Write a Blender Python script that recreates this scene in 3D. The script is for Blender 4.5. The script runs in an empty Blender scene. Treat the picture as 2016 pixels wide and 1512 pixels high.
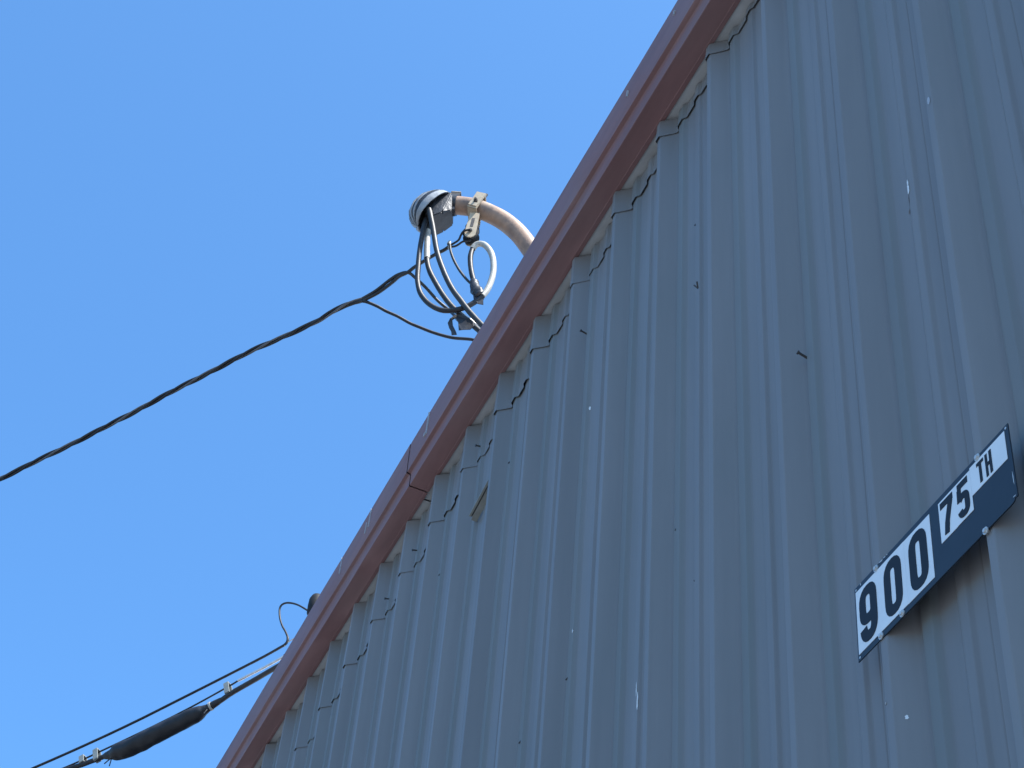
import bpy, bmesh, math, random
from mathutils import Vector, Matrix, noise
random.seed(7)
R = math.radians

# ------------------------------------------------------------------ camera
scn = bpy.context.scene
C = scn.collection
cam_d = bpy.data.cameras.new('camera'); cam = bpy.data.objects.new('camera', cam_d); C.objects.link(cam)
cam_d.sensor_width = 36.0; cam_d.lens = 67.29; cam_d.clip_start = 0.05; cam_d.clip_end = 5000
_r = Vector((0.3782378, 0.92315771, 0.06867329)); _d = Vector((-0.63574389, 0.31296787, -0.7056067)); _f = Vector((-0.6728788, 0.2232285, 0.70526815))
m3 = Matrix((_r, -_d, -_f)).transposed()
cam.matrix_world = Matrix.Translation((2.7215, -1.3945, 1.60)) @ m3.to_4x4()
scn.camera = cam

# ------------------------------------------------------------------ sky, sun, exposure
SUN_EL, SUN_AZ = R(60), R(60)            # azimuth measured from +Y towards +X
w_ = bpy.data.worlds.new('World'); scn.world = w_; w_.use_nodes = True
nt = w_.node_tree; bg = nt.nodes['Background']
sky = nt.nodes.new('ShaderNodeTexSky'); sky.sky_type = 'NISHITA'; sky.sun_disc = False
sky.sun_elevation = SUN_EL; sky.sun_rotation = SUN_AZ
sky.altitude = 0; sky.air_density = 0.8; sky.dust_density = 1.3; sky.ozone_density = 10.0
tint = nt.nodes.new('ShaderNodeMix'); tint.data_type = 'RGBA'; tint.blend_type = 'MULTIPLY'; tint.inputs['Factor'].default_value = 1.0
tint.inputs['B'].default_value = (.77, 1.07, 1.07, 1)     # the clear cyan-blue of the day's sky, same all over
nt.links.new(sky.outputs[0], tint.inputs['A']); nt.links.new(tint.outputs['Result'], bg.inputs[0]); bg.inputs[1].default_value = 0.12
sun_d = bpy.data.lights.new('sun', 'SUN'); sun = bpy.data.objects.new('sun', sun_d); C.objects.link(sun)
sun_d.energy = 3.6; sun_d.angle = R(0.53); sun_d.color = (1.0, 0.965, 0.92)
sd = Vector((math.cos(SUN_EL) * math.sin(SUN_AZ), math.cos(SUN_EL) * math.cos(SUN_AZ), math.sin(SUN_EL)))
sun.rotation_euler = sd.to_track_quat('Z', 'Y').to_euler(); sun.location = (6, 10, 20)
scn.view_settings.view_transform = 'Standard'; scn.view_settings.look = 'None'
scn.view_settings.exposure = 1.64; scn.view_settings.gamma = 1.0
scn.view_settings.use_curve_mapping = False

# ------------------------------------------------------------------ materials
def mat(name, col, rough=0.5, metal=0.0, spec=0.5, vary=0.12, nscale=(6, 6, 6), bump=0.0, bscale=(40, 40, 40), col2=None, blot=None, coat=0.0):
    m = bpy.data.materials.new(name); m.use_nodes = True
    t = m.node_tree; b = t.nodes['Principled BSDF']
    b.inputs['Roughness'].default_value = rough; b.inputs['Metallic'].default_value = metal
    b.inputs['Specular IOR Level'].default_value = spec
    tc = t.nodes.new('ShaderNodeTexCoord')
    mp = t.nodes.new('ShaderNodeMapping'); mp.inputs['Scale'].default_value = nscale
    t.links.new(tc.outputs['Object'], mp.inputs[0])
    n = t.nodes.new('ShaderNodeTexNoise'); n.inputs['Scale'].default_value = 1.0; n.inputs['Detail'].default_value = 5; n.inputs['Roughness'].default_value = 0.6
    t.links.new(mp.outputs[0], n.inputs[0])
    rmp = t.nodes.new('ShaderNodeValToRGB'); cr = rmp.color_ramp
    c2 = col2 or tuple(c * (1 - vary) for c in col)
    cr.elements[0].position = 0.32; cr.elements[0].color = (*c2, 1)
    cr.elements[1].position = 0.68; cr.elements[1].color = (*[min(1, c * (1 + vary * .6)) for c in col], 1)
    t.links.new(n.outputs['Fac'], rmp.inputs[0])
    out = rmp.outputs[0]
    if blot:                               # large soft dirt patches: (colour, scale, amount)
        n2 = t.nodes.new('ShaderNodeTexNoise'); n2.inputs['Scale'].default_value = blot[1]; n2.inputs['Detail'].default_value = 6
        t.links.new(tc.outputs['Object'], n2.inputs[0])
        r2 = t.nodes.new('ShaderNodeMapRange'); r2.inputs['From Min'].default_value = 0.5; r2.inputs['From Max'].default_value = 0.75
        r2.inputs['To Max'].default_value = blot[2]; t.links.new(n2.outputs['Fac'], r2.inputs[0])
        mx = t.nodes.new('ShaderNodeMix'); mx.data_type = 'RGBA'
        t.links.new(r2.outputs[0], mx.inputs['Factor']); t.links.new(out, mx.inputs['A']); mx.inputs['B'].default_value = (*blot[0], 1)
        out = mx.outputs['Result']
    t.links.new(out, b.inputs['Base Color'])
    if bump:
        mp2 = t.nodes.new('ShaderNodeMapping'); mp2.inputs['Scale'].default_value = bscale
        t.links.new(tc.outputs['Object'], mp2.inputs[0])
        nb = t.nodes.new('ShaderNodeTexNoise'); nb.inputs['Scale'].default_value = 1.0; nb.inputs['Detail'].default_value = 4
        t.links.new(mp2.outputs[0], nb.inputs[0])
        bp = t.nodes.new('ShaderNodeBump'); bp.inputs['Strength'].default_value = 1.0; bp.inputs['Distance'].default_value = bump
        t.links.new(nb.outputs['Fac'], bp.inputs['Height']); t.links.new(bp.outputs[0], b.inputs['Normal'])
    if coat:
        b.inputs['Coat Weight'].default_value = coat; b.inputs['Coat Roughness'].default_value = .25
    return m

M = {}
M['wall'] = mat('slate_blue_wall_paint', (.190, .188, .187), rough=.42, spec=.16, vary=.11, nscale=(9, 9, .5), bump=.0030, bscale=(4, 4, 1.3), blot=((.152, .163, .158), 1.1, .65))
M['trim'] = mat('maroon_trim_paint', (.210, .113, .108), rough=.62, spec=.25, vary=.14, nscale=(2.5, 18, 18), bump=.0008, bscale=(4, 12, 12), blot=((.215, .145, .138), 2.0, .6))
M['strip'] = mat('grey_primer', (.40, .405, .40), rough=.6, vary=.12, nscale=(9, 9, 9), blot=((.22, .225, .21), 5, .5))
M['roof'] = mat('roof_sheet', (.42, .43, .44), rough=.45, vary=.1)
M['concrete'] = mat('ground_concrete', (.165, .172, .180), rough=.9, vary=.2, nscale=(1.2, 1.2, 1.2), bump=.004)
M['navy'] = mat('navy_sign_enamel', (.019, .026, .034), rough=.42, spec=.32, vary=.15, nscale=(9, 9, 9), bump=.0006, bscale=(9, 9, 9))
M['white'] = mat('white_sticker', (.66, .67, .66), rough=.4, vary=.05, nscale=(12, 12, 12))
M['ink'] = mat('black_numeral', (.010, .010, .012), rough=.5, spec=.25, vary=.1)
M['zinc'] = mat('zinc_fastener', (.55, .55, .53), rough=.45, metal=.5, vary=.15, nscale=(60, 60, 60))
M['dark_metal'] = mat('dark_weathered_steel', (.055, .05, .048), rough=.6, metal=.3, vary=.3, nscale=(90, 90, 90))
M['pipe'] = mat('weathered_conduit', (.27, .165, .105), rough=.6, metal=.1, vary=.3, nscale=(16, 16, 16), bump=.0010, bscale=(70, 70, 70), col2=(.145, .095, .072), blot=((.34, .25, .17), 9, .9))
M['galv'] = mat('galvanised_yoke', (.36, .29, .20), rough=.55, metal=.2, vary=.25, nscale=(40, 40, 40), blot=((.30, .21, .14), 30, .7))
M['hood'] = mat('grey_tape', (.225, .23, .235), rough=.5, vary=.3, nscale=(25, 25, 25), bump=.0012, bscale=(60, 60, 60))
M['hood_dark'] = mat('black_tape', (.024, .024, .027), rough=.42, spec=.35, vary=.25, nscale=(30, 30, 30), bump=.002, bscale=(50, 50, 50))
M['cable'] = mat('black_cable_jacket', (.018, .018, .020), rough=.5, spec=.3, vary=.3, nscale=(25, 25, 25), bump=.0005, bscale=(120, 120, 120))
M['cable_grey'] = mat('faded_cable_jacket', (.024, .024, .024), rough=.5, spec=.35, vary=.35, nscale=(18, 18, 18), bump=.0005, bscale=(120, 120, 120))
M['cable_white'] = mat('white_cable_jacket', (.33, .31, .27), rough=.5, vary=.18, nscale=(30, 30, 30), bump=.0008, bscale=(90, 90, 90))
M['strand'] = mat('weathered_messenger_strand', (.09, .088, .09), rough=.5, vary=.3, nscale=(40, 40, 40))
M['alu'] = mat('bare_aluminium_wire', (.58, .58, .57), rough=.4, metal=.8, vary=.15, nscale=(80, 80, 80))
M['brass'] = mat('grey_green_channel', (.24, .245, .22), rough=.55, vary=.2, nscale=(20, 20, 20))
M['chip'] = mat('bare_primer_chip', (.66, .67, .66), rough=.7, vary=.15, nscale=(90, 90, 90))
M['stain'] = mat('brown_rust_stain', (.16, .12, .10), rough=.8, vary=.3, nscale=(90, 90, 90))
M['spot'] = mat('dark_round_stain', (.135, .15, .18), rough=.55, vary=.1, nscale=(60, 60, 60))
M['patch'] = mat('pale_scuff', (.36, .37, .39), rough=.5, vary=.15, nscale=(90, 90, 90))
M['plastic'] = mat('black_vent_plastic', (.010, .010, .011), rough=.65, spec=.25, vary=.2)

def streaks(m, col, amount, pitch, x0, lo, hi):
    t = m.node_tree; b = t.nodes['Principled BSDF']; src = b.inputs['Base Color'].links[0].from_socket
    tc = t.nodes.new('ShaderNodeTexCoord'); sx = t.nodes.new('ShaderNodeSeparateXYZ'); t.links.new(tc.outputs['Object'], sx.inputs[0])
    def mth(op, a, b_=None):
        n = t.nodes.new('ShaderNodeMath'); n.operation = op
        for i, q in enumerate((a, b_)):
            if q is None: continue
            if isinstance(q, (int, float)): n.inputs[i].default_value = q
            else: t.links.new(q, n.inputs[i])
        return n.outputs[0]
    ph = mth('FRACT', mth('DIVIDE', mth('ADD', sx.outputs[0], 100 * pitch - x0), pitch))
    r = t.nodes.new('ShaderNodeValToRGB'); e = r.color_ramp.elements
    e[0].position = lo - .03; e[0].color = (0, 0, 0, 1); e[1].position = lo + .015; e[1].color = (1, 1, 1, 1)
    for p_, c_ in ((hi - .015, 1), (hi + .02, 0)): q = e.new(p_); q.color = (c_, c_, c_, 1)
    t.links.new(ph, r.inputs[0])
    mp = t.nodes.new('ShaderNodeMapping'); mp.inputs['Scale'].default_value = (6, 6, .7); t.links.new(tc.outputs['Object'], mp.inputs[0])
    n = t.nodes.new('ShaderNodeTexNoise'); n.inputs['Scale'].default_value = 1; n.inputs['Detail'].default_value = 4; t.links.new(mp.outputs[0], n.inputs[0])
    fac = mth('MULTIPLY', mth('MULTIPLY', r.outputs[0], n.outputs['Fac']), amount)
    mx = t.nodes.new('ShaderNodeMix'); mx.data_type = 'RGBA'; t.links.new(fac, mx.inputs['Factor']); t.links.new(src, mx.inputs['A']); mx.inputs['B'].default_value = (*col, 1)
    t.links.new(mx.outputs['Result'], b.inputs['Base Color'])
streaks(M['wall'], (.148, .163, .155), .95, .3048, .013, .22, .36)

# ------------------------------------------------------------------ helpers
def new_obj(name, verts, faces, m, parent=None, smooth=False, auto=None):
    me = bpy.data.meshes.new(name); me.from_pydata([tuple(v) for v in verts], [], faces); me.update()
    if m is not None: me.materials.append(m)
    if smooth:
        me.polygons.foreach_set('use_smooth', [True] * len(me.polygons))
        if auto: me.set_sharp_from_angle(angle=R(auto))
    o = bpy.data.objects.new(name, me); C.objects.link(o)
    if parent: o.parent = parent; o.matrix_parent_inverse = Matrix.Translation(-Vector(parent.location)) if parent.type == 'EMPTY' else Matrix.Identity(4)
    return o
def tag(o, label=None, cat=None, group=None, kind=None):
    if label: o['label'] = label
    if cat: o['category'] = cat
    if group: o['group'] = group
    if kind: o['kind'] = kind
    return o
def empty(name, loc, label, cat, group=None):
    o = bpy.data.objects.new(name, None); C.objects.link(o); o.location = loc; o.empty_display_size = .1
    tag(o, label, cat, group); return o
def box_vf(c, sx, sy, sz, ax=None):
    """box centred at c with half sizes along axes ax"""
    ax = ax or (Vector((1, 0, 0)), Vector((0, 1, 0)), Vector((0, 0, 1)))
    v = []
    for i in (-1, 1):
        for j in (-1, 1):
            for k in (-1, 1): v.append(Vector(c) + ax[0] * sx * i + ax[1] * sy * j + ax[2] * sz * k)
    f = [(0, 1, 3, 2), (4, 6, 7, 5), (0, 4, 5, 1), (2, 3, 7, 6), (0, 2, 6, 4), (1, 5, 7, 3)]
    return v, f
class MB:
    def __init__(s): s.v = []; s.f = []
    def add(s, vf):
        o = len(s.v); s.v += list(vf[0]); s.f += [tuple(i + o for i in f) for f in vf[1]]; return s
    def build(s, name, m, parent=None, smooth=False, auto=None, bevel=0):
        o = new_obj(name, s.v, s.f, m, parent, smooth, auto)
        bm = bmesh.new(); bm.from_mesh(o.data)
        if bevel: bmesh.ops.bevel(bm, geom=bm.edges[:], offset=bevel, segments=2, affect='EDGES', clamp_overlap=True)
        bmesh.ops.recalc_face_normals(bm, faces=bm.faces); bm.to_mesh(o.data); bm.free()
        return o
def smooth_path(pts, sub=8):
    P = [Vector(p) for p in pts]; out = []
    for i in range(len(P) - 1):
        p0 = P[max(i - 1, 0)]; p1 = P[i]; p2 = P[i + 1]; p3 = P[min(i + 2, len(P) - 1)]
        for k in range(sub):
            t = k / sub
            out.append(.5 * ((2 * p1) + (p2 - p0) * t + (2 * p0 - 5 * p1 + 4 * p2 - p3) * t * t + (3 * p1 - p0 - 3 * p2 + p3) * t ** 3))
    out.append(P[-1]); return out
def tube_vf(path, rad, seg=12, lump=0.0, lf=30):
    n = len(path); rads = rad if isinstance(rad, (list, tuple)) else [rad] * n
    v = []; f = []
    t0 = (path[1] - path[0]).normalized(); a = t0.orthogonal().normalized()
    for i, p in enumerate(path):
        t = (path[min(i + 1, n - 1)] - path[max(i - 1, 0)]).normalized()
        a = (a - t * a.dot(t)).normalized(); b = t.cross(a)
        for k in range(seg):
            an = 2 * math.pi * k / seg; d = a * math.cos(an) + b * math.sin(an)
            r = rads[i]
            if lump: r *= 1 + lump * noise.noise((p + d * rads[i]) * lf)
            v.append(p + d * r)
    for i in range(n - 1):
        for k in range(seg):
            k2 = (k + 1) % seg
            f.append((i * seg + k, i * seg + k2, (i + 1) * seg + k2, (i + 1) * seg + k))
    f.append(tuple(range(seg))[::-1]); f.append(tuple((n - 1) * seg + k for k in range(seg)))
    return v, f
def wire(name, pts, r, m, parent=None, sub=8, seg=10, lump=0.05, lf=40):
    pa = smooth_path(pts, sub) if sub > 1 else [Vector(p) for p in pts]
    if isinstance(r, (list, tuple)):
        n = len(pa); k = len(r); rr = []
        for i in range(n):
            t = i / (n - 1) * (k - 1); j = min(int(t), k - 2); rr.append(r[j] + (r[j + 1] - r[j]) * (t - j))
        r = rr
    v, f = tube_vf(pa, r, seg, lump, lf)
    return new_obj(name, v, f, m, parent, True, 60)
def cyl_vf(c, d, r, h, seg=16, r2=None):
    c = Vector(c); d = Vector(d).normalized(); return tube_vf([c, c + d * h], [r, r if r2 is None else r2], seg)
def plate_vf(pts, nrm, th):
    """polygon given as 3D points, extruded by th along nrm"""
    k = len(pts); nrm = Vector(nrm).normalized()
    v = [Vector(p) for p in pts] + [Vector(p) + nrm * th for p in pts]
    f = [tuple(range(k)), tuple(range(2 * k - 1, k - 1, -1))] + [(i, (i + 1) % k + 0, (i + 1) % k + k, i + k)[::-1] for i in range(k)]
    return v, f

# ------------------------------------------------------------------ ground
g = new_obj('ground', [(-900, -900, 0), (900, -900, 0), (900, 900, 0), (-900, 900, 0)], [(0, 1, 2, 3)], M['concrete'])
tag(g, 'flat grey concrete ground around the metal building', None, None, 'structure')

# ------------------------------------------------------------------ the building
ZL = 5.874                        # height of the horizontal sheet lap
XR, XRIDGE, XL = 3.9, -8.0, -19.9
SL = .0816
def rake(x):
    return ZL + .057 - SL * x if x > XRIDGE else ZL + .057 - SL * (2 * XRIDGE - x)
bld = empty('metal_building', (-8, 7.5, 0), 'slate blue ribbed metal building with maroon roof edge trim', 'building')
PITCH = .3048
# one pitch of the sheet, x from the left corner of the raised rib, y outwards negative
RIB = [(0, -.036), (.020, -.036), (.049, -.001), (.056, .0050), (.063, .0055), (.073, -.0040), (.101, -.0044), (.1130, .0055),
       (.160, .0058), (.170, -.0004), (.192, -.0006), (.200, .0058), (.2310, .0060), (.2345, .0085), (.2360, .0056), (.276, .0056), (.2835, .0010)]
RX = .013                         # offset of the first rib from the origin
def profile(x0, x1):
    """filleted (x,y) points of the ribbed profile between world x0 and x1"""
    pts = []
    k0 = math.floor(x0 / PITCH) - 1; k1 = math.ceil(x1 / PITCH) + 1
    for k in range(k0, k1 + 1):
        for (a, b) in RIB: pts.append((RX + k * PITCH + a, b))
    res = []
    for i in range(1, len(pts) - 1):
        p0, p1, p2 = Vector(pts[i - 1]), Vector(pts[i]), Vector(pts[i + 1])
        r = min(.0018, (p1 - p0).length * .45, (p2 - p1).length * .45)
        a = p1 + (p0 - p1).normalized() * r; b = p1 + (p2 - p1).normalized() * r
        for t in (0, .5, 1): res.append((1 - t) ** 2 * a + 2 * t * (1 - t) * p1 + t * t * b)
    res = [q for q in res if x0 <= q.x <= x1]
    def at(x):
        for i in range(len(pts) - 1):
            if pts[i][0] <= x <= pts[i + 1][0]:
                t = (x - pts[i][0]) / (pts[i + 1][0] - pts[i][0]); return pts[i][1] + t * (pts[i + 1][1] - pts[i][1])
    return [Vector((x0, at(x0)))] + res + [Vector((x1, at(x1)))]
def wall_y(x):
    x = (x - RX) % PITCH
    P = RIB + [(PITCH, -.036)]
    for i in range(len(P) - 1):
        if P[i][0] <= x <= P[i + 1][0]:
            t = (x - P[i][0]) / (P[i + 1][0] - P[i][0]); return P[i][1] + t * (P[i + 1][1] - P[i][1])
    return .004
def wob(x, y, z, x0, seed):
    pan = max(0., min(1., (y + .032) / .032))
    return .0017 * noise.noise(Vector((x * 3.1 + seed * 7.3, z * .8, seed))) * (.3 + pan) + .0005 * noise.noise(Vector((x * 9, z * 2.6, seed + 3))) - .0030 * (x - x0) / .9344
def surf_y(x, z):
    k = math.floor((x - X0) / W3); y = wall_y(x); return y + wob(x, y, z, X0 + k * W3, k)
def sheet(x0, x1, zb, zt, rows, yoff, seed):
    pr = profile(x0, x1); v = []; f = []; n = len(pr)
    for j in range(rows + 1):
        for q in pr:
            a, b = zb(q.x), zt(q.x); z = a + (b - a) * j / rows
            v.append((q.x, q.y + wob(q.x, q.y, z, x0, seed) + yoff(q.x, j / rows), z))
    for j in range(rows):
        for i in range(n - 1):
            f.append((j * n + i, j * n + i + 1, (j + 1) * n + i + 1, (j + 1) * n + i))
    return v, f
W3 = 3 * PITCH
X0 = 3 * PITCH + RX - .0705                     # left edge of one sheet (at the foot of a rib)
k = math.floor((XL - X0) / W3)
while X0 + k * W3 < XR:
    xa = max(X0 + k * W3, XL); xb = min(X0 + (k + 1) * W3 + .02, XR)
    if xb - xa > .05:
        gap = lambda x: .0050 + .010 * max(0, noise.noise(Vector((x * 5.3, 1.7, 4.2))) + .15)
        top = lambda x: min(ZL + .05, rake(x) - gap(x))
        v, f = sheet(xa, xb, lambda x: .08, top, 26, lambda x, t: 0, k)
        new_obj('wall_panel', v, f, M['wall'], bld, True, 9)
        if xa < .5:
            xb2 = min(xb, .58)
            lapg = lambda x: .0042 + .0024 * max(0, noise.noise(Vector((x * 2.7, 9.1, 2.2))) + .35) + .0012 * max(0, noise.noise(Vector((x * 11, 3.3, 8.8))))
            v, f = sheet(xa, xb2, lambda x: ZL + .004 * noise.noise(Vector((x * 1.2, 0, 0))), lambda x: max(ZL + .012, rake(x) - gap(x)), 5,
                         lambda x, t: -(lapg(x) * (1 - t) + .002 * t), k + .5)
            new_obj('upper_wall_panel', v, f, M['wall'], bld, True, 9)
    k += 1
# inner liner behind the sheets, other walls and roof
mb = MB()
mb.add(([(XL, 15, 0), (XR, 15, 0), (XR, 15, rake(XR) + .1), (XRIDGE, 15, rake(XRIDGE) + .1), (XL, 15, rake(XL) + .1)], [(0, 1, 2, 3, 4)]))
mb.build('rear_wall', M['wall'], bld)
for xx in (XR, XL):
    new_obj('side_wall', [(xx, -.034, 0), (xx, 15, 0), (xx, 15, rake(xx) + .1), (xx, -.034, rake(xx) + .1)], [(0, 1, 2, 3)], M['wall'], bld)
for xa, xb in ((XR + .12, XRIDGE), (XRIDGE, XL - .12)):
    za, zb = rake(min(max(xa, XL), XR)), rake(min(max(xb, XL), XR))
    mb = MB(); v = []
    for (x, z) in ((xa, za), (xb, zb)):
        for y in (-.112, 15.1):
            for dz in (.172, .192): v.append((x, y, z + dz))
    mb.add((v, [(0, 1, 3, 2), (4, 6, 7, 5), (0, 4, 5, 1), (2, 3, 7, 6), (0, 2, 6, 4), (1, 5, 7, 3)]))
    mb.build('roof', M['roof'], bld)
# concrete stem under the sheets
v, f = box_vf(((XR + XL) / 2, .03, .05), (XR - XL) / 2, .02, .05); new_obj('footing', v, f, M['concrete'], bld)

# maroon rake trim, in lapped lengths, and the grey closure strip under it
TRIM = [(-.028, -.0035), (-.0405, -.004), (-.0415, -.003), (-.0985, 0), (-.1000, .0015), (-.1002, .034), (-.1008, .044), (-.1022, .0510), (-.1045, .0545),
        (-.1168, .0575), (-.1180, .0590), (-.1185, .194), (-.1175, .1985), (-.1140, .2000), (-.02, .2005)]
def trim(xa, xb, dy, dz, seed, wave=.0022):
    n = max(2, int(abs(xb - xa) / .12)); v = []; f = []; q = len(TRIM)
    for i in range(n + 1):
        x = xa + (xb - xa) * i / n
        for j, (y, z) in enumerate(TRIM):
            wob = wave * noise.noise(Vector((x * 1.6, j * .35, seed)))
            v.append((x, y + dy + wob, rake(x) + z + dz + wob * .6))
    for i in range(n):
        for j in range(q - 1): f.append((i * q + j, i * q + j + 1, (i + 1) * q + j + 1, (i + 1) * q + j))
    o = new_obj('rake_trim', v, f, M['trim'], bld, True, 28)
    return o
TRIMS = [trim(XR + .1, -2.2155, 0, 0, 1.0), trim(-2.2180, XRIDGE, -.0012, -.0022, 5.0), trim(XRIDGE - .003, XL - .1, 0, 0, 9.)]
for xa, xb, dz in ((XR, -2.262, 0), (-2.267, XRIDGE, -.0024), (XRIDGE - .004, XL, 0)):
    n = int(abs(xb - xa) / .2); v = []; f = []
    for i in range(n + 1):
        x = xa + (xb - xa) * i / n
        for y in (.0085, -.033): v.append((x, y, rake(x) + dz + .0008 * noise.noise(Vector((x * 3, y * 9, 2)))))
    for i in range(n): f.append((2 * i, 2 * i + 1, 2 * i + 3, 2 * i + 2))
    new_obj('closure_strip', v, f, M['strip'], bld)

# backed-out screws, nail stubs and chipped paint on the sheets
def bmat(p): return Vector((p[0], surf_y(p[0], p[1]), p[1]))
SCREWS = [(0.389, 4.393, .020, .25), (-0.834, 5.626, .021, .2), (-2.334, 5.936, .020, -.3), (-1.727, 5.930, .018, -.2), (-2.632, 5.931, .018, -.3)]
for (x, z, L, sl) in SCREWS:
    b0 = bmat((x, z)); d = Vector((.05, -1, sl)).normalized()
    mb = MB(); mb.add(cyl_vf(b0 - d * .006, d, .0026, L + .006, 10)); mb.add(cyl_vf(b0 + d * L, d, .0044, .0030, 6))
    mb.build('backed_out_screw', M['dark_metal'], bld, True, 40)
STUBS = [(-0.126, 5.36), (0.257, 4.552), (0.567, 4.188), (-0.21, 4.396), (-0.992, 5.048), (-0.822, 4.392), (-1.116, 4.386), (-0.13, 4.197), (-0.374, 4.567),
         (-0.372, 4.53), (-0.051, 4.201), (-0.051, 3.811), (-0.367, 3.933), (0.259, 3.679), (0.264, 3.697), (-2.026, 5.601), (-1.417, 5.602), (0.892, 4.54)]
for i, (x, z) in enumerate(STUBS):
    b0 = bmat((x, z)); d = Vector((random.uniform(-.9, .1), -.55, random.uniform(-.9, -.3))).normalized()
    v, f = cyl_vf(b0 - d * .003, d, .0026, random.uniform(.004, .009), 8, .0016)
    new_obj('nail_stub', v, f, M['dark_metal'], bld, True, 40)
x, z = -.053, 5.035; mb = MB()
for sx in (-.5, .6): mb.add(cyl_vf((x, -.030, z - .004), (sx, -.5, 1), .0022, .016, 8))
mb.build('bent_nail', M['dark_metal'], bld, True, 40)
def chip(name, x, z, shape, m, lift=.0011):
    """flake of paint lying on the sheet; shape = rows of (dz, x left, x right)"""
    v = []; f = []; nx = 5
    for (dz, xl, xr) in shape:
        for i in range(nx):
            xx = x + xl + (xr - xl) * i / (nx - 1); v.append((xx, surf_y(xx, z + dz) - lift, z + dz))
    for j in range(len(shape) - 1):
        for i in range(nx - 1): a = j * nx + i; f.append((a, a + 1, a + nx + 1, a + nx))
    new_obj(name, v, f, m, bld)
def blobpts(rx, rz, n=9, j=.35):
    out = []
    for i in range(n):
        t = -1 + 2 * i / (n - 1); w = rx * math.sqrt(max(.02, 1 - t * t)); c = rx * random.uniform(-j, j) * .8
        out.append((rz * t, c - w * random.uniform(1 - j, 1 + j), c + w * random.uniform(1 - j, 1 + j)))
    return out
for (x, z, rx, rz) in [(.794, 4.477, .004, .013), (.7955, 4.495, .0022, .010), (-.410, 4.095, .0022, .020), (-.404, 4.060, .0018, .024), (-.803, 4.524, .003, .006), (-1.871, 5.22, .003, .03),
                       (-1.874, 5.17, .002, .012), (.608, 3.401, .007, .012), (.618, 3.388, .007, .004), (-1.851, 4.919, .003, .006), (-.789, 5.288, .003, .007), (.656, 3.347, .002, .004), (.612, 3.346, .002, .005)]:
    chip('paint_chip', x, z, blobpts(rx, rz), M['chip'])
chip('pale_patch', .938, 4.563, blobpts(.0045, .011, 11, .15), M['patch'])
chip('rust_run', .789, 4.452, blobpts(.0028, .018), M['stain']); chip('rust_run', .783, 4.428, blobpts(.005, .005), M['stain'])
chip('round_stain', -.029, 3.935, blobpts(.011, .013, 14, .06), M['spot'])
# bird-lime streaks and scuffs on the trim
for (x, z0, L, wd) in [(-2.02, .195, .10, .0022), (-2.66, .19, .085, .0022), (-2.70, .15, .05, .0018), (-3.02, .19, .08, .0018), (-.33, .15, .022, .003), (-.02, .16, .012, .003), (-2.04, .11, .012, .006)]:
    pts = []; n = 7
    for i in range(n): pts.append((x + .006 * (1 - i / n) + .002 * noise.noise(Vector((x, i, 0))) - wd, rake(x) + z0 - L * i / (n - 1)))
    for i in reversed(range(n)): pts.append((x + .006 * (1 - i / n) + .002 * noise.noise(Vector((x, i, 0))) + wd * random.uniform(.2, 1), rake(x) + z0 - L * i / (n - 1)))
    v, f = plate_vf([(a, -.1176, b) for a, b in pts], (0, -1, 0), .0050); mb = MB(); mb.add((v, f)); mb.build('scuff_mark', M['patch'], bld)

# ------------------------------------------------------------------ small channel strip on the wall
br = empty('metal_channel', (-1.69, -.012, 5.64), 'short grey green folded metal channel stuck on the wall below the trim', 'bracket')
dx = Vector((.185, 0, .028)).normalized(); upn = Vector((0, .12, 1)); upn = (upn - dx * upn.dot(dx)).normalized(); outn = dx.cross(upn)
if outn.y > 0: outn = -outn
c0 = Vector((-1.612, -.009, 5.599))
mb = MB(); mb.add(box_vf(c0, .094, .0100, .0016, (dx, outn, upn))); mb.add(box_vf(c0 + outn * .0092 + upn * .0042, .0938, .0012, .0030, (dx, outn, upn))); mb.build('shelf', M['brass'], br, bevel=.0005)
mb = MB(); mb.add(box_vf(c0 + outn * .0175 + upn * .0035 + dx * .004, .090, .0034, .0022, (dx, outn, upn))); mb.add(box_vf(c0 + outn * .0205 + upn * .0070 + dx * .004, .0898, .0008, .0022, (dx, outn, upn))); mb.build('outer_lip', M['brass'], br, bevel=.0005)
mb = MB(); mb.add(box_vf(c0 + upn * .0085 + outn * .008, .086, .0110, .0010, (dx, outn, upn))); mb.build('web', M['dark_metal'], br)

# ------------------------------------------------------------------ address sign
SG = empty('address_sign', (.560, -.038, 3.511), 'dark navy address plate with white number stickers reading 900 75TH', 'sign')
tl = -.0242
su = Vector((math.cos(tl), 0, math.sin(tl))); sv = Vector((-math.sin(tl), 0, math.cos(tl))); so = Vector((0, -1, 0))
S0 = Vector((.5603, -.0385, 3.6590))
def sp(u, v, o=0): return S0 + su * u + sv * v + so * o
PW, PH = .4625, .1490
pl = [(0, 0), (PW, 0), (PW + .0014, -PH + .006), (PW - .001, -PH + .0035), (PW - .005, -PH + .0055), (PW - .008, -PH + .001), (PW - .016, -PH - .0005), (0, -PH)]
mb = MB(); mb.add(plate_vf([sp(u, v) for u, v in pl], so, .0022)); mb.build('sign_plate', M['navy'], SG, bevel=.0004)
def sticker(u0, u1, v0, v1, o=.0024):
    mb = MB(); mb.add(plate_vf([sp(u0, v0, o), sp(u1, v0, o), sp(u1, v1, o), sp(u0, v1, o)], so, .0005)); return mb.build('number_sticker', M['white'], SG)
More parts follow.
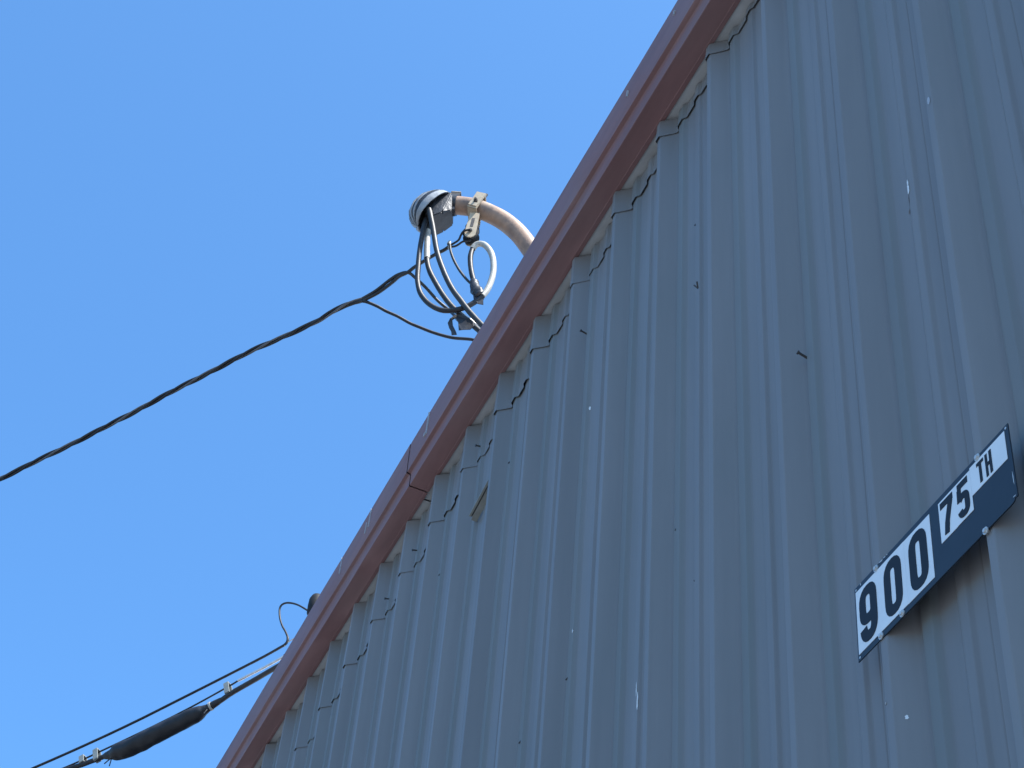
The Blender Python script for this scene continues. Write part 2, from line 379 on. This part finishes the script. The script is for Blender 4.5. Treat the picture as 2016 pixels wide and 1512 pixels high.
def stroke(path, t, closed=False):
    """flat outline strip along 2D path: returns left and right points"""
    n = len(path); L = []; Rr = []
    for i in range(n):
        a = Vector(path[i - 1] if (i > 0 or closed) else path[i]); b = Vector(path[(i + 1) % n] if (i < n - 1 or closed) else path[i]); c = Vector(path[i])
        d1 = (c - a); d2 = (b - c); d1 = d1.normalized() if d1.length > 1e-9 else d2.normalized(); d2 = d2.normalized() if d2.length > 1e-9 else d1
        n1 = Vector((-d1.y, d1.x)); n2 = Vector((-d2.y, d2.x)); nn = (n1 + n2).normalized(); s = t / 2 / max(.4, nn.dot(n1))
        L.append(c + nn * s); Rr.append(c - nn * s)
    return L, Rr
def glyph(name, paths, parent, o=.0031, th=.0004):
    mb = MB()
    for gi, (path, t, closed) in enumerate(paths):
        th = .0004 + gi * .00025
        L, Rr = stroke(path, t, closed); n = len(L)
        v = [sp(q.x, q.y, o + th) for q in L] + [sp(q.x, q.y, o + th) for q in Rr] + [sp(q.x, q.y, o) for q in L] + [sp(q.x, q.y, o) for q in Rr]
        f = []
        for i in range(n if closed else n - 1):
            j = (i + 1) % n
            f += [(i, j, n + j, n + i), (i, 2 * n + i, 2 * n + j, j), (n + i, n + j, 3 * n + j, 3 * n + i)]
        if not closed: f += [(0, n, 3 * n, 2 * n), (n - 1, 3 * n - 1, 4 * n - 1, 2 * n - 1)]
        mb.add((v, f))
    ob = mb.build(name, M['ink'], None); ob.parent = parent; ob.matrix_parent_inverse = parent.matrix_world.inverted()
    return ob
def arc(cx, cy, rx, ry, a0, a1, n=10, p=.8):
    out = []
    for i in range(n + 1):
        a = R(a0 + (a1 - a0) * i / n); c, s = math.cos(a), math.sin(a)
        out.append((cx + rx * math.copysign(abs(c) ** p, c), cy + ry * math.copysign(abs(s) ** p, s)))
    return out
def g0(u0, u1, v0, v1, t):
    rx = (u1 - u0 - t) / 2; cx = (u0 + u1) / 2; top = v0 - t * .45; bot = v1 + t * .45; ry = rx * 1.25
    return [(arc(cx, top - ry, rx, ry, 180, 0) + arc(cx, bot + ry, rx, ry, 0, -180), t, True)]
def g9(u0, u1, v0, v1, t):
    rx = (u1 - u0 - t) / 2; cx = (u0 + u1) / 2; top = v0 - t * .45; bot = v1 + t * .45; ry = rx * 1.2; mid = v0 + (v1 - v0) * .60
    loop = arc(cx, top - ry, rx, ry, 0, 180) + arc(cx, mid + ry * .9, rx, ry * .9, 180, 338)
    stem = [(cx + rx, top - ry + .001)] + [(cx + rx, v0 + (v1 - v0) * .5)] + arc(cx, bot + ry * 1.25, rx, ry * 1.25, 0, -172, 12)
    return [(loop, t, False), (stem, t, False)]
def g5(u0, u1, v0, v1, t):
    rx = (u1 - u0 - t) / 2; cx = (u0 + u1) / 2; bot = v1 + t * .45; H = v0 - v1; ry = rx * 1.15
    bowl = [(u0 + t * .5, v0 - H * .50)] + arc(cx, v0 - H * .42 - ry, rx, ry, 110, 0) + arc(cx, bot + ry, rx, ry, 0, -172, 12)
    return [([(u0 + t * .2, v0 - t * .5), (u1 - t * .1, v0 - t * .5)], t, False), ([(u0 + t * .55, v0 - t * .9), (u0 + t * .45, v0 - H * .52)], t * .9, False), (bowl, t, False)]
def g7(u0, u1, v0, v1, t):
    return [([(u0, v0 - t * .5), (u1, v0 - t * .5)], t, False), ([(u1 - t * .55, v0 - t * .9), (u1 - t * .9, v0 - (v0 - v1) * .35), ((u0 + u1) / 2 - t * .1, v0 - (v0 - v1) * .68), ((u0 + u1) / 2 - t * .35, v1)], t, False)]
def gT(u0, u1, v0, v1, t): return [([(u0, v0 - t * .5), (u1, v0 - t * .5)], t, False), ([((u0 + u1) / 2, v0 - t * .95), ((u0 + u1) / 2, v1)], t, False)]
def gH(u0, u1, v0, v1, t):
    m = (v0 + v1) / 2
    return [([(u0 + t / 2, v0), (u0 + t / 2, v1)], t, False), ([(u1 - t / 2, v0), (u1 - t / 2, v1)], t, False), ([(u0 + t * .95, m), (u1 - t * .95, m)], t, False)]
bpy.context.view_layer.update()
a = sticker(.0045, .0815, -.0110, -.1370); glyph('numeral', g9(.0140, .0690, -.0195, -.1285, .0205), a)
b = sticker(.0817, .1590, -.0112, -.1372, .0025); glyph('numeral', g0(.0930, .1470, -.0195, -.1290, .0205), b)
c = sticker(.1592, .2370, -.0116, -.1378); glyph('numeral', g0(.1705, .2245, -.0200, -.1295, .0205), c)
a = sticker(.2640, .3110, -.0120, -.0915); glyph('numeral', g7(.2690, .3050, -.0165, -.0845, .0128), a)
b = sticker(.3111, .3555, -.0120, -.0910, .0025); glyph('numeral', g5(.3160, .3490, -.0160, -.0855, .0126), b)
c = sticker(.3558, .4525, -.0085, -.0640); glyph('letter', gT(.3745, .3935, -.0150, -.0570, .0065), c); glyph('letter', gH(.3975, .4150, -.0150, -.0590, .0062), c)
for (u, v) in [(.379, -.004), (.072, -.006), (.0735, -.1435), (.139, -.1425), (.378, -.149)]:
    q = sp(u, v, .002); mb = MB(); mb.add(cyl_vf(q - so * .005, so, .003, .005, 8)); mb.add(cyl_vf(q, so, .0065, .0016, 16)); mb.add(cyl_vf(q + so * .0016, so, .0042, .0028, 6, .0036))
    mb.build('mounting_screw', M['zinc'], SG, True, 30)
for (u, v) in [(.006, -.006), (.0065, -PH + .006), (PW - .006, -.006)]:
    q = sp(u, v, .002); v_, f_ = cyl_vf(q, so, .0022, .0008, 10); new_obj('corner_rivet', v_, f_, M['zinc'], SG)

for (u, v, a, b_) in [(.088, -.0006, .006, .0022), (.099, -.0004, .0035, .0016), (.107, -.0006, .002, .0012), (.021, -.002, .0012, .004), (PW - .0035, -.100, .0008, .020), (PW - .006, -PH + .009, .004, .0014)]:
    v_, f_ = plate_vf([sp(u - a, v, .0021), sp(u - a * .3, v + b_ * .3, .0021), sp(u + a, v - b_ * .2, .0021), sp(u + a * .5, v - b_, .0021), sp(u - a * .6, v - b_ * .7, .0021)], so, .0006)
    mb = MB(); mb.add((v_, f_)); mb.build('enamel_chip', M['zinc'], SG)

# ------------------------------------------------------------------ service mast with weatherhead
MP = Vector((-1.68252, .10, 0)); mw = Vector((-.42261826, -.90630779, 0)); mn = Vector((.90630779, -.42261826, 0)); UZ = Vector((0, 0, 1))
def mf(s, z, o=0): return MP + mw * s + mn * o + UZ * z
MA = empty('service_mast', mf(-.075, rake(-1.65) + .195), 'tan weathered gooseneck conduit mast with taped weatherhead above the roof', 'mast')
PC = [(-.075, 6.22), (-.075, 6.45), (-.074, 6.62), (-.064, 6.73), (-.0438, 6.797), (-.017, 6.875), (.0173, 6.9457), (.0682, 7.0317), (.1365, 7.1072), (.2276, 7.1657), (.2967, 7.183), (.350, 7.1884)]
wire('conduit', [mf(s, z) for s, z in PC], .0360, M['pipe'], MA, 8, 24, .01, 12)
mb = MB(); mb.add(tube_vf([mf(-.075, 6.245), mf(-.075, 6.28), mf(-.075, 6.34)], [.11, .075, .040], 20)); mb.build('roof_flashing', M['galv'], MA, True, 40)
# clamp collar
pd = (mf(.350, 7.1884) - mf(.2967, 7.183)).normalized(); pu = mn.cross(pd).normalized(); pu = pu if pu.z > 0 else -pu
cc = mf(.322, 7.1856)
o = wire('hose_clamp', [cc - pd * .015, cc - pd * .0145, cc + pd * .0145, cc + pd * .015], [.036, .041, .041, .036], M['hood_dark'], MA, 1, 24, 0)
mb = MB(); mb.add(box_vf(cc + pu * .047 - mn * 0, .018, .016, .008, (pd, mn, pu))); mb.add(box_vf(cc + pu * .060, .020, .012, .004, (pd, mn, pu)));
mb.build('clamp_lug', M['dark_metal'], MA, bevel=.0012)
mb = MB(); mb.add(box_vf(cc + pu * .0665, .019, .013, .0022, (pd, mn, pu))); mb.build('clamp_lug', M['galv'], MA, bevel=.0008)
mb = MB(); mb.add(box_vf(cc - pu * .046 + mn * .008, .016, .018, .009, (pd, mn, pu))); mb.build('clamp_lug', M['hood_dark'], MA, bevel=.0015)
# hood: fanned wraps of tape over a dome
HC = mf(.386, 7.140); hs, hz, hn = .088, .092, .074
h_ax = (mw * .60 - UZ * .80).normalized(); h_up = (UZ * .60 + mw * .80).normalized()
def hp(th, ph, k=1.0):
    """th along axis 0 (collar) .. pi (tip), ph round the axis, 0 = top"""
    return HC + h_ax * (-math.cos(th) * hs * 1.08 * k) + (h_up * math.cos(ph) * hz + mn * math.sin(ph) * hn) * (math.sin(th) ** .8 * k)
def wedge(name, p0, p1, k, m, t0=.10, t1=math.pi - .02, nt=14, npn=None):
    npn = npn or max(2, int(abs(p1 - p0) / .14)); v = []; f = []
    for kk in (k, k - .05):
        for i in range(nt + 1):
            for j in range(npn + 1):
                th = t0 + (t1 - t0) * i / nt; ph = p0 + (p1 - p0) * j / npn
                q = hp(th, ph, kk); v.append(q + (q - HC).normalized() * .0022 * noise.noise(q * 55))
    N = (nt + 1) * (npn + 1); s = npn + 1
    for i in range(nt):
        for j in range(npn):
            f.append((i * s + j, i * s + j + 1, (i + 1) * s + j + 1, (i + 1) * s + j)); f.append((N + i * s + j, N + (i + 1) * s + j, N + (i + 1) * s + j + 1, N + i * s + j + 1))
    for i in range(nt):
        f.append((i * s, (i + 1) * s, N + (i + 1) * s, N + i * s)); f.append((i * s + npn, N + i * s + npn, N + (i + 1) * s + npn, (i + 1) * s + npn))
    for j in range(npn): f.append((j, N + j, N + j + 1, j + 1)); e = nt * s; f.append((e + j, e + j + 1, N + e + j + 1, N + e + j))
    mb = MB(); mb.add((v, f)); return mb.build(name, m, MA, True, 50)
hd = wedge('weatherhead_hood', -1.85, 1.62, 1.0, M['hood_dark'])
for (p0, p1, k) in ((1.30, 1.62, 1.04), (.92, 1.04, 1.03), (.46, .70, 1.04), (.06, .24, 1.035), (-.45, -.20, 1.04), (-.95, -.50, 1.03), (-1.6, -1.1, 1.035)):
    wedge('tape_band', p0, p1, k, M['hood'])
bm = bmesh.new()
for (s, z, o_) in [(.325, 7.205, .045), (.325, 7.205, -.045), (.318, 7.112, .038), (.318, 7.112, -.038), (.352, 7.085, .05), (.352, 7.085, -.05), (.385, 7.062, .052), (.385, 7.062, -.052), (.405, 7.072, .045), (.405, 7.072, -.045), (.43, 7.13, .04), (.43, 7.13, -.04), (.36, 7.215, .05), (.36, 7.215, -.05), (.40, 7.19, .05), (.40, 7.19, -.05)]:
    bm.verts.new(mf(s, z, o_))
bmesh.ops.convex_hull(bm, input=bm.verts[:]); bmesh.ops.bevel(bm, geom=bm.edges[:], offset=.003, segments=2, affect='EDGES', clamp_overlap=True)
me = bpy.data.meshes.new('wire_insert'); bm.to_mesh(me); bm.free(); me.materials.append(M['hood_dark'])
o = bpy.data.objects.new('wire_insert', me); C.objects.link(o); o.parent = MA; o.matrix_parent_inverse = Matrix.Translation(-Vector(MA.location))
# insulator yoke and spool
ys = .2285; yc = mf(ys, 7.1657); yd = (mf(.25, 7.1725) - mf(.20, 7.155)).normalized(); yu = mn.cross(yd).normalized(); yu = yu if yu.z > 0 else -yu
mb = MB()
for sg in (-1, 1): mb.add(box_vf(yc + mn * sg * .040, .019, .0045, .047, (yd, mn, yu))); mb.add(box_vf(yc + yu * sg * .0425, .0185, .044, .0045, (yd, mn, yu)))
mb.build('mast_yoke', M['galv'], MA, bevel=.0015)
mb = MB(); mb.add(cyl_vf(yc + yu * .044, yu, .0055, .046, 10)); mb.add(cyl_vf(yc + yu * .047, yu, .011, .008, 6)); mb.build('yoke_bolt', M['dark_metal'], MA, True, 30)
mb = MB(); mb.add(cyl_vf(yc + mn * .0445 - yu * .008, mn, .0085, .007, 6)); mb.add(cyl_vf(yc + mn * .044 - yu * .008, mn, .0045, .016, 8)); mb.build('yoke_bolt', M['dark_metal'], MA, True, 30)
mb = MB(); mb.add(box_vf(yc + mn * .0455 - yu * .030, .017, .004, .010, (yd, mn, yu))); mb.build('yoke_foot', M['galv'], MA, bevel=.0012)
st = mf(.231, 7.115); sb_ = mf(.2392, 7.010); sdv = (sb_ - st).normalized(); sx = sdv.cross(mn).normalized()
for sg in (-1, 1):
    pts = [st + sx * .0185, st - sx * .0185]
    for i in range(9):
        an = math.pi * i / 8; pts.append(sb_ + sdv * (.024 * math.sin(an) + .012) - sx * .0215 * math.cos(an))
    mb = MB(); mb.add(plate_vf([q + mn * (.022 * sg - .002) for q in pts], mn, .004)); mb.build('clevis_strap', M['galv'], MA, bevel=.0008)
mb = MB(); mb.add(box_vf(st * .45 + sb_ * .55 + mn * .0245, .0055, .0008, .024, (sx, mn, sdv))); mb.build('strap_slot', M['dark_metal'], MA)
mb = MB(); mb.add(cyl_vf(sb_ + mn * .024, mn, .007, .006, 6)); mb.add(cyl_vf(sb_ - mn * .03, mn, .004, .06, 8)); mb.build('spool_pin', M['dark_metal'], MA, True, 30)
v, f = tube_vf([sb_ + mn * a for a in (-.018, -.017, -.010, -.006, .0, .006, .010, .017, .018)], [.024, .031, .031, .022, .020, .022, .031, .031, .024], 24)
new_obj('insulator_spool', v, f, M['plastic'], MA, True, 50)
v, f = tube_vf([sb_ - sdv * .035 + mn * a for a in (-.016, -.015, .015, .016)], [.018, .026, .026, .018], 20)
new_obj('insulator_spool', v, f, M['plastic'], MA, True, 50)

# ------------------------------------------------------------------ lead wires out of the weatherhead
LEAD1 = [(-1.839, -0.283, 7.081), (-1.838, -0.287, 7.016), (-1.836, -0.289, 6.896), (-1.832, -0.286, 6.799), (-1.827, -0.281, 6.717), (-1.817, -0.266, 6.65), (-1.801, -0.236, 6.596), (-1.781, -0.199, 6.562), (-1.763, -0.168, 6.553), (-1.743, -0.13, 6.561), (-1.727, -0.101, 6.581), (-1.713, -0.077, 6.608), (-1.706, -0.069, 6.621)]
LEAD2 = [(-1.855, -0.27, 7.105), (-1.851, -0.267, 7.033), (-1.846, -0.261, 6.934), (-1.842, -0.256, 6.871), (-1.833, -0.242, 6.802), (-1.816, -0.211, 6.721), (-1.797, -0.173, 6.641), (-1.778, -0.137, 6.582), (-1.755, -0.094, 6.524), (-1.734, -0.052, 6.47), (-1.708, -0.002, 6.404), (-1.69, .04, 6.34), (-1.68, .07, 6.27)]
LEAD3 = [(-1.807, -0.286, 7.102), (-1.802, -0.278, 7.066), (-1.793, -0.261, 6.981), (-1.781, -0.238, 6.857), (-1.767, -0.21, 6.757), (-1.749, -0.174, 6.658), (-1.731, -0.137, 6.587), (-1.713, -0.102, 6.523), (-1.691, -0.058, 6.455), (-1.67, -0.016, 6.393), (-1.655, .02, 6.33), (-1.65, .04, 6.26)]
LOOPW = [(-1.706, -0.069, 6.621), (-1.704, -0.056, 6.651), (-1.702, -0.045, 6.7), (-1.703, -0.039, 6.763), (-1.709, -0.043, 6.833), (-1.718, -0.055, 6.883), (-1.73, -0.073, 6.919), (-1.741, -0.089, 6.932), (-1.751, -0.103, 6.929), (-1.759, -0.111, 6.911)]
LOOPB = [(-1.759, -0.111, 6.911), (-1.757, -0.116, 6.872), (-1.752, -0.115, 6.827), (-1.744, -0.11, 6.776), (-1.735, -0.1, 6.719), (-1.726, -0.089, 6.669), (-1.718, -0.082, 6.642)]
TAIL = [(-1.818, -0.19, 6.96), (-1.81, -0.185, 6.948), (-1.802, -0.181, 6.908), (-1.791, -0.168, 6.855), (-1.777, -0.149, 6.8), (-1.763, -0.132, 6.758), (-1.75, -0.115, 6.723), (-1.737, -0.1, 6.695), (-1.724, -0.085, 6.654)]
ALUW = [(-1.819, -0.121, 6.63), (-1.809, -0.099, 6.605), (-1.797, -0.074, 6.577), (-1.781, -0.039, 6.536), (-1.757, 0.012, 6.475), (-1.73, .05, 6.36), (-1.72, .07, 6.27)]
l1 = empty('lead_wire', LEAD1[-1], 'black lead wire sweeping from weatherhead to the taped splice and white loop', 'wire')
wire('black_jacket', LEAD1, .0096, M['cable'], l1, 8, 12)
wire('white_jacket', LOOPW, .0115, M['cable_white'], l1, 8, 14, .05, 30)
wire('black_end', LOOPB, .0098, M['cable'], l1, 8, 12)
wire('splice_tape', [LOOPB[-3], LOOPB[-2], (-1.716, -.081, 6.64), (-1.709, -.072, 6.622)], [.012, .020, .022, .015], M['hood_dark'], l1, 6, 14, .35, 60)
def ragged(name, pts, m, parent, th=.0022):
    P = [Vector(p) for p in pts]; c = sum(P, Vector()) / len(P); mb = MB()
    nn = mn
    mb.add(plate_vf([p + nn * .004 * noise.noise(p * 80) for p in P], nn, th)); return mb.build(name, m, parent)
ragged('tape_flap', [(-1.724, -0.107, 6.672), (-1.712, -0.085, 6.668), (-1.706, -0.066, 6.640), (-1.702, -0.060, 6.618), (-1.705, -0.063, 6.598), (-1.7035, -0.061, 6.573), (-1.712, -0.080, 6.579), (-1.720, -0.095, 6.605), (-1.721, -0.101, 6.640)], M['hood_dark'], l1)
l2 = empty('lead_wire', LEAD2[-1], 'grey sleeved lead wire in the middle under the weatherhead with a torn tape flap', 'wire')
wire('black_jacket', LEAD2, .0100, M['cable_grey'], l2, 8, 12)
wire('grey_sleeve', LEAD2[1:4], .0116, M['cable_white'], l2, 8, 12)
ragged('tape_flap', [(-1.762, -0.140, 6.560), (-1.764, -0.135, 6.540), (-1.766, -0.137, 6.528), (-1.761, -0.129, 6.508), (-1.758, -0.124, 6.466), (-1.752, -0.108, 6.470), (-1.742, -0.087, 6.471), (-1.738, -0.077, 6.489), (-1.735, -0.068, 6.496), (-1.742, -0.086, 6.520), (-1.752, -0.110, 6.545)], M['hood_dark'], l2)
ragged('tape_strip', [(-1.768, -0.132, 6.555), (-1.773, -0.140, 6.553), (-1.779, -0.155, 6.530), (-1.7815, -0.161, 6.508), (-1.779, -0.154, 6.484), (-1.776, -0.146, 6.468), (-1.774, -0.143, 6.447), (-1.766, -0.126, 6.450), (-1.768, -0.131, 6.468), (-1.773, -0.142, 6.492), (-1.775, -0.147, 6.524), (-1.768, -0.134, 6.542)], M['hood_dark'], l2)
l3 = empty('lead_wire', LEAD3[-1], 'faded black lead wire crossing over the others from the weatherhead to the roof edge', 'wire')
wire('black_jacket', LEAD3, .0102, M['cable_grey'], l3, 8, 12)
t = wire('bare_lead_wire', ALUW, .0080, M['alu'], None, 8, 10); tag(t, 'bright bare metal wire running between two dark lead wires at the roof edge', 'wire')

# ------------------------------------------------------------------ twisted service drop
DROP = [(-7.2, -4.95, 6.02), (-5.5, -3.42, 6.08), (-4.75, -2.74, 6.19), (-4.07, -2.104, 6.342), (-3.72, -1.774, 6.432), (-3.368, -1.456, 6.528), (-3.226, -1.333, 6.568), (-3.088, -1.213, 6.607), (-2.935, -1.084, 6.652), (-2.785, -0.961, 6.698), (-2.635, -0.836, 6.741), (-2.489, -0.713, 6.782), (-2.391, -0.625, 6.805), (-2.295, -0.539, 6.829), (-2.24, -0.497, 6.847), (-2.184, -0.452, 6.863), (-2.139, -0.404, 6.869)]
COND3 = [(-2.173, -0.441, 6.862), (-2.141, -0.403, 6.863), (-2.126, -0.353, 6.847), (-2.118, -0.313, 6.828), (-2.106, -0.266, 6.808), (-2.097, -0.219, 6.785), (-2.088, -0.187, 6.772), (-2.07, -0.128, 6.749), (-2.044, -0.063, 6.728), (-2.004, 0.012, 6.712), (-1.958, 0.097, 6.66), (-1.90, .2, 6.5), (-1.86, .27, 6.29)]
PAIR_A = [(-2.16, -.425, 6.868), (-2.137, -0.405, 6.873), (-2.091, -0.37, 6.888), (-2.039, -0.338, 6.909), (-2.007, -0.315, 6.920), (-1.982, -0.286, 6.921), (-1.978, -0.256, 6.903), (-1.98, -0.209, 6.872), (-1.986, -0.159, 6.835), (-1.986, -0.118, 6.809), (-1.95, -0.10, 6.75), (-1.87, -.10, 6.64), (-1.80, -.125, 6.57), (-1.762, -.115, 6.535)]
PAIR_B = [(-2.16, -.425, 6.862), (-2.141, -0.403, 6.866), (-2.089, -0.36, 6.88), (-2.037, -0.326, 6.901), (-2.007, -0.310, 6.912), (-1.98, -0.286, 6.921), (-1.948, -0.266, 6.933), (-1.885, -0.219, 6.954), (-1.854, -0.193, 6.962), (-1.836, -0.181, 6.969)]
MESS1 = [(-1.844, -0.187, 6.967), (-1.834, -0.182, 6.971), (-1.818, -0.169, 6.975), (-1.8, -0.157, 6.982), (-1.784, -0.155, 6.994), (-1.768, -0.15, 7.002), (-1.751, -0.13, 7.003)]
MESS2 = [(-1.845, -0.187, 6.966), (-1.834, -0.177, 6.967), (-1.823, -0.162, 6.967), (-1.811, -0.152, 6.97), (-1.8, -0.145, 6.974), (-1.791, -0.136, 6.976), (-1.777, -0.117, 6.975)]
dr = empty('service_drop_cable', DROP[-1], 'twisted black overhead cable hanging across the blue sky to the mast', 'cable')
cl = smooth_path(DROP, 14)
acc = 0; hel = [[], [], []]
for i, q in enumerate(cl):
    if i: acc += (q - cl[i - 1]).length
    t = (cl[min(i + 1, len(cl) - 1)] - cl[max(i - 1, 0)]).normalized(); a1 = t.cross(UZ).normalized(); a2 = a1.cross(t)
    for k in range(3):
        an = acc * 2 * math.pi / .34 + k * 2 * math.pi / 3 + 1.0 + .5 * math.sin(acc * 3.1)
        rr = .0060 if k < 2 else .0054
        hel[k].append(q + (a1 * math.cos(an) + a2 * math.sin(an)) * rr)
for k in range(3):
    v, f = tube_vf(hel[k], .0054 if k < 2 else .0044, 10); new_obj('conductor', v, f, (M['cable'], M['cable_grey'], M['strand'])[k], dr, True, 60)
wire('conductor_end', COND3, .0062, M['cable'], dr, 8, 10)
wire('conductor_end', PAIR_A, .0062, M['cable_grey'], dr, 8, 10)
wire('conductor_end', PAIR_B, .0066, M['cable_grey'], dr, 8, 10)
wire('messenger_end', MESS1, .0042, M['cable'], dr, 8, 8); wire('messenger_end', MESS2, .0042, M['cable'], dr, 8, 8)
wire('tie_wire', TAIL, .0050, M['cable_grey'], dr, 8, 8)
wire('tie_wrap', [(-1.838, -.185, 6.985), (-1.826, -.184, 6.986), (-1.818, -.184, 6.972), (-1.816, -.186, 6.95), (-1.812, -.186, 6.93)], .0048, M['cable_white'], dr, 6, 8)

# ------------------------------------------------------------------ communication cable with splice sleeve
CABLE = [(-4.02, .30, 6.50), (-4.12, .14, 6.70), (-4.241, 0.033, 6.779), (-4.323, -0.036, 6.74), (-4.412, -0.11, 6.699), (-4.502, -0.186, 6.658), (-4.555, -0.231, 6.624), (-4.60, -0.27, 6.607)]
SLEEVE = [(-4.545, -0.222, 6.632), (-4.59, -0.26, 6.610), (-4.612, -0.278, 6.600), (-4.654, -0.313, 6.584), (-4.797, -0.433, 6.535), (-4.897, -0.517, 6.502), (-4.963, -0.573, 6.489), (-4.990, -0.596, 6.486), (-5.023, -0.623, 6.485)]
CABLE2 = [(-4.97, -0.58, 6.49), (-5.045, -0.642, 6.481), (-5.106, -0.693, 6.472), (-5.184, -0.758, 6.466), (-5.323, -0.875, 6.454), (-5.483, -1.009, 6.444), (-5.725, -1.213, 6.430), (-6.235, -1.64, 6.41), (-9.0, -3.95, 6.30)]
MSG = [(-4.05, .28, 6.50), (-4.14, .12, 6.74), (-4.273, 0.006, 6.806), (-4.324, -0.037, 6.779), (-4.383, -0.086, 6.755), (-4.453, -0.145, 6.731), (-4.489, -0.175, 6.718), (-4.523, -0.204, 6.701), (-4.663, -0.321, 6.643), (-4.806, -0.441, 6.593), (-4.951, -0.563, 6.548), (-5.047, -0.643, 6.521), (-5.113, -0.698, 6.502), (-5.171, -0.748, 6.486), (-5.322, -0.874, 6.456), (-5.476, -1.004, 6.43), (-5.714, -1.203, 6.40), (-6.214, -1.623, 6.36), (-9.0, -3.96, 6.26)]
WIRE = [(-4.02, .36, 6.50), (-4.12, .2, 6.80), (-4.217, 0.079, 6.985), (-4.261, 0.043, 7.039), (-4.313, -0.001, 7.096), (-4.355, -0.036, 7.126), (-4.381, -0.059, 7.129), (-4.392, -0.068, 7.107), (-4.384, -0.061, 7.051), (-4.367, -0.047, 6.998), (-4.345, -0.028, 6.949), (-4.33, -0.016, 6.907), (-4.335, -0.02, 6.879), (-4.363, -0.043, 6.864), (-4.419, -0.09, 6.84), (-4.49, -0.15, 6.814), (-4.632, -0.269, 6.765), (-4.776, -0.39, 6.716), (-4.921, -0.511, 6.668), (-5.067, -0.634, 6.624), (-5.218, -0.761, 6.584), (-5.37, -0.888, 6.548), (-5.524, -1.018, 6.513), (-5.762, -1.217, 6.47), (-6.26, -1.635, 6.41), (-9.0, -3.95, 6.26)]
cc_ = empty('communication_cable', CABLE[0], 'thick black cable with a fat black splice sleeve hung from a thin support wire', 'cable')
wire('cable_jacket', CABLE, .0120, M['cable_grey'], cc_, 8, 12)
wire('cable_jacket', CABLE2, .0115, M['cable'], cc_, 8, 12)
slv = wire('splice_sleeve', SLEEVE, [.013, .017, .024, .039, .042, .043, .040, .024, .012], M['cable'], cc_, 14, 28, .13, 20)
wire('support_wire', MSG, .0042, M['cable_grey'], cc_, 8, 8)
v, f = tube_vf([Vector(MSG[i]) for i in (2, 3, 4, 5, 6)], .0065, 10); new_obj('preformed_grip', v, f, M['alu'], cc_, True, 60)
cd = (Vector(MSG[8]) - Vector(MSG[7])).normalized(); cs = cd.cross(UZ).normalized(); cu = cs.cross(cd)
for (p_, hh) in (((-4.525, -0.206, 6.684), .030), ((-5.058, -0.652, 6.502), .030), ((-5.118, -0.703, 6.496), .018)):
    mb = MB(); p_ = Vector(p_)
    for sg in (-1, 1): mb.add(box_vf(p_ + cs * sg * .014, .013, .0025, hh, (cd, cs, cu))); mb.add(box_vf(p_ + cu * sg * hh, .0125, .0155, .0025, (cd, cs, cu)))
    mb.build('hanger_clip', M['brass'], cc_, bevel=.0008)
for q, d in (((-4.592, -.262, 6.606), (.01, -.02, -.045)), ((-4.985, -.592, 6.47), (-.01, 0, -.045)), ((-4.975, -.585, 6.468), (-.035, -.03, -.028))):
    wire('loose_tie', [Vector(q), Vector(q) + Vector(d) * .5 + Vector((.006, 0, 0)), Vector(q) + Vector(d)], .0028, M['cable_grey'], cc_, 4, 6)
mb = MB(); mb.add(tube_vf([Vector((-4.583, -.254, 6.613)), Vector((-4.590, -.260, 6.610))], .021, 16)); mb.build('sleeve_tie', M['cable_white'], cc_, True, 40)
dw = empty('drop_wire', WIRE[0], 'thin black overhead wire with a rounded loop beside the roof trim', 'wire')
wire('wire_jacket', WIRE, [.0048] * 11 + [.0062] * 15, M['cable'], dw, 8, 8)
wire('wire_tie', [(-4.338, -.022, 6.865), (-4.335, -0.02, 6.879), (-4.315, -0.003, 6.891), (-4.279, 0.027, 6.898), (-4.2, .10, 6.86), (-4.1, .2, 6.5)], .0022, M['galv'], dw, 6, 6)

# ------------------------------------------------------------------ small black vent cap behind the trim
vb = Vector((-3.775, -.03, rake(-3.79) + .19))
vc = empty('roof_vent_cap', vb, 'small rounded black vent cap poking up behind the maroon trim', 'vent')
v, f = tube_vf([vb, vb + UZ * .14, vb + UZ * .22], .020, 16); new_obj('pipe', v, f, M['plastic'], vc, True, 50)
v, f = tube_vf([vb + UZ * a for a in (.215, .225, .265, .300, .320, .330)], [.026, .034, .035, .033, .024, .006], 20); new_obj('cap', v, f, M['plastic'], vc, True, 50)
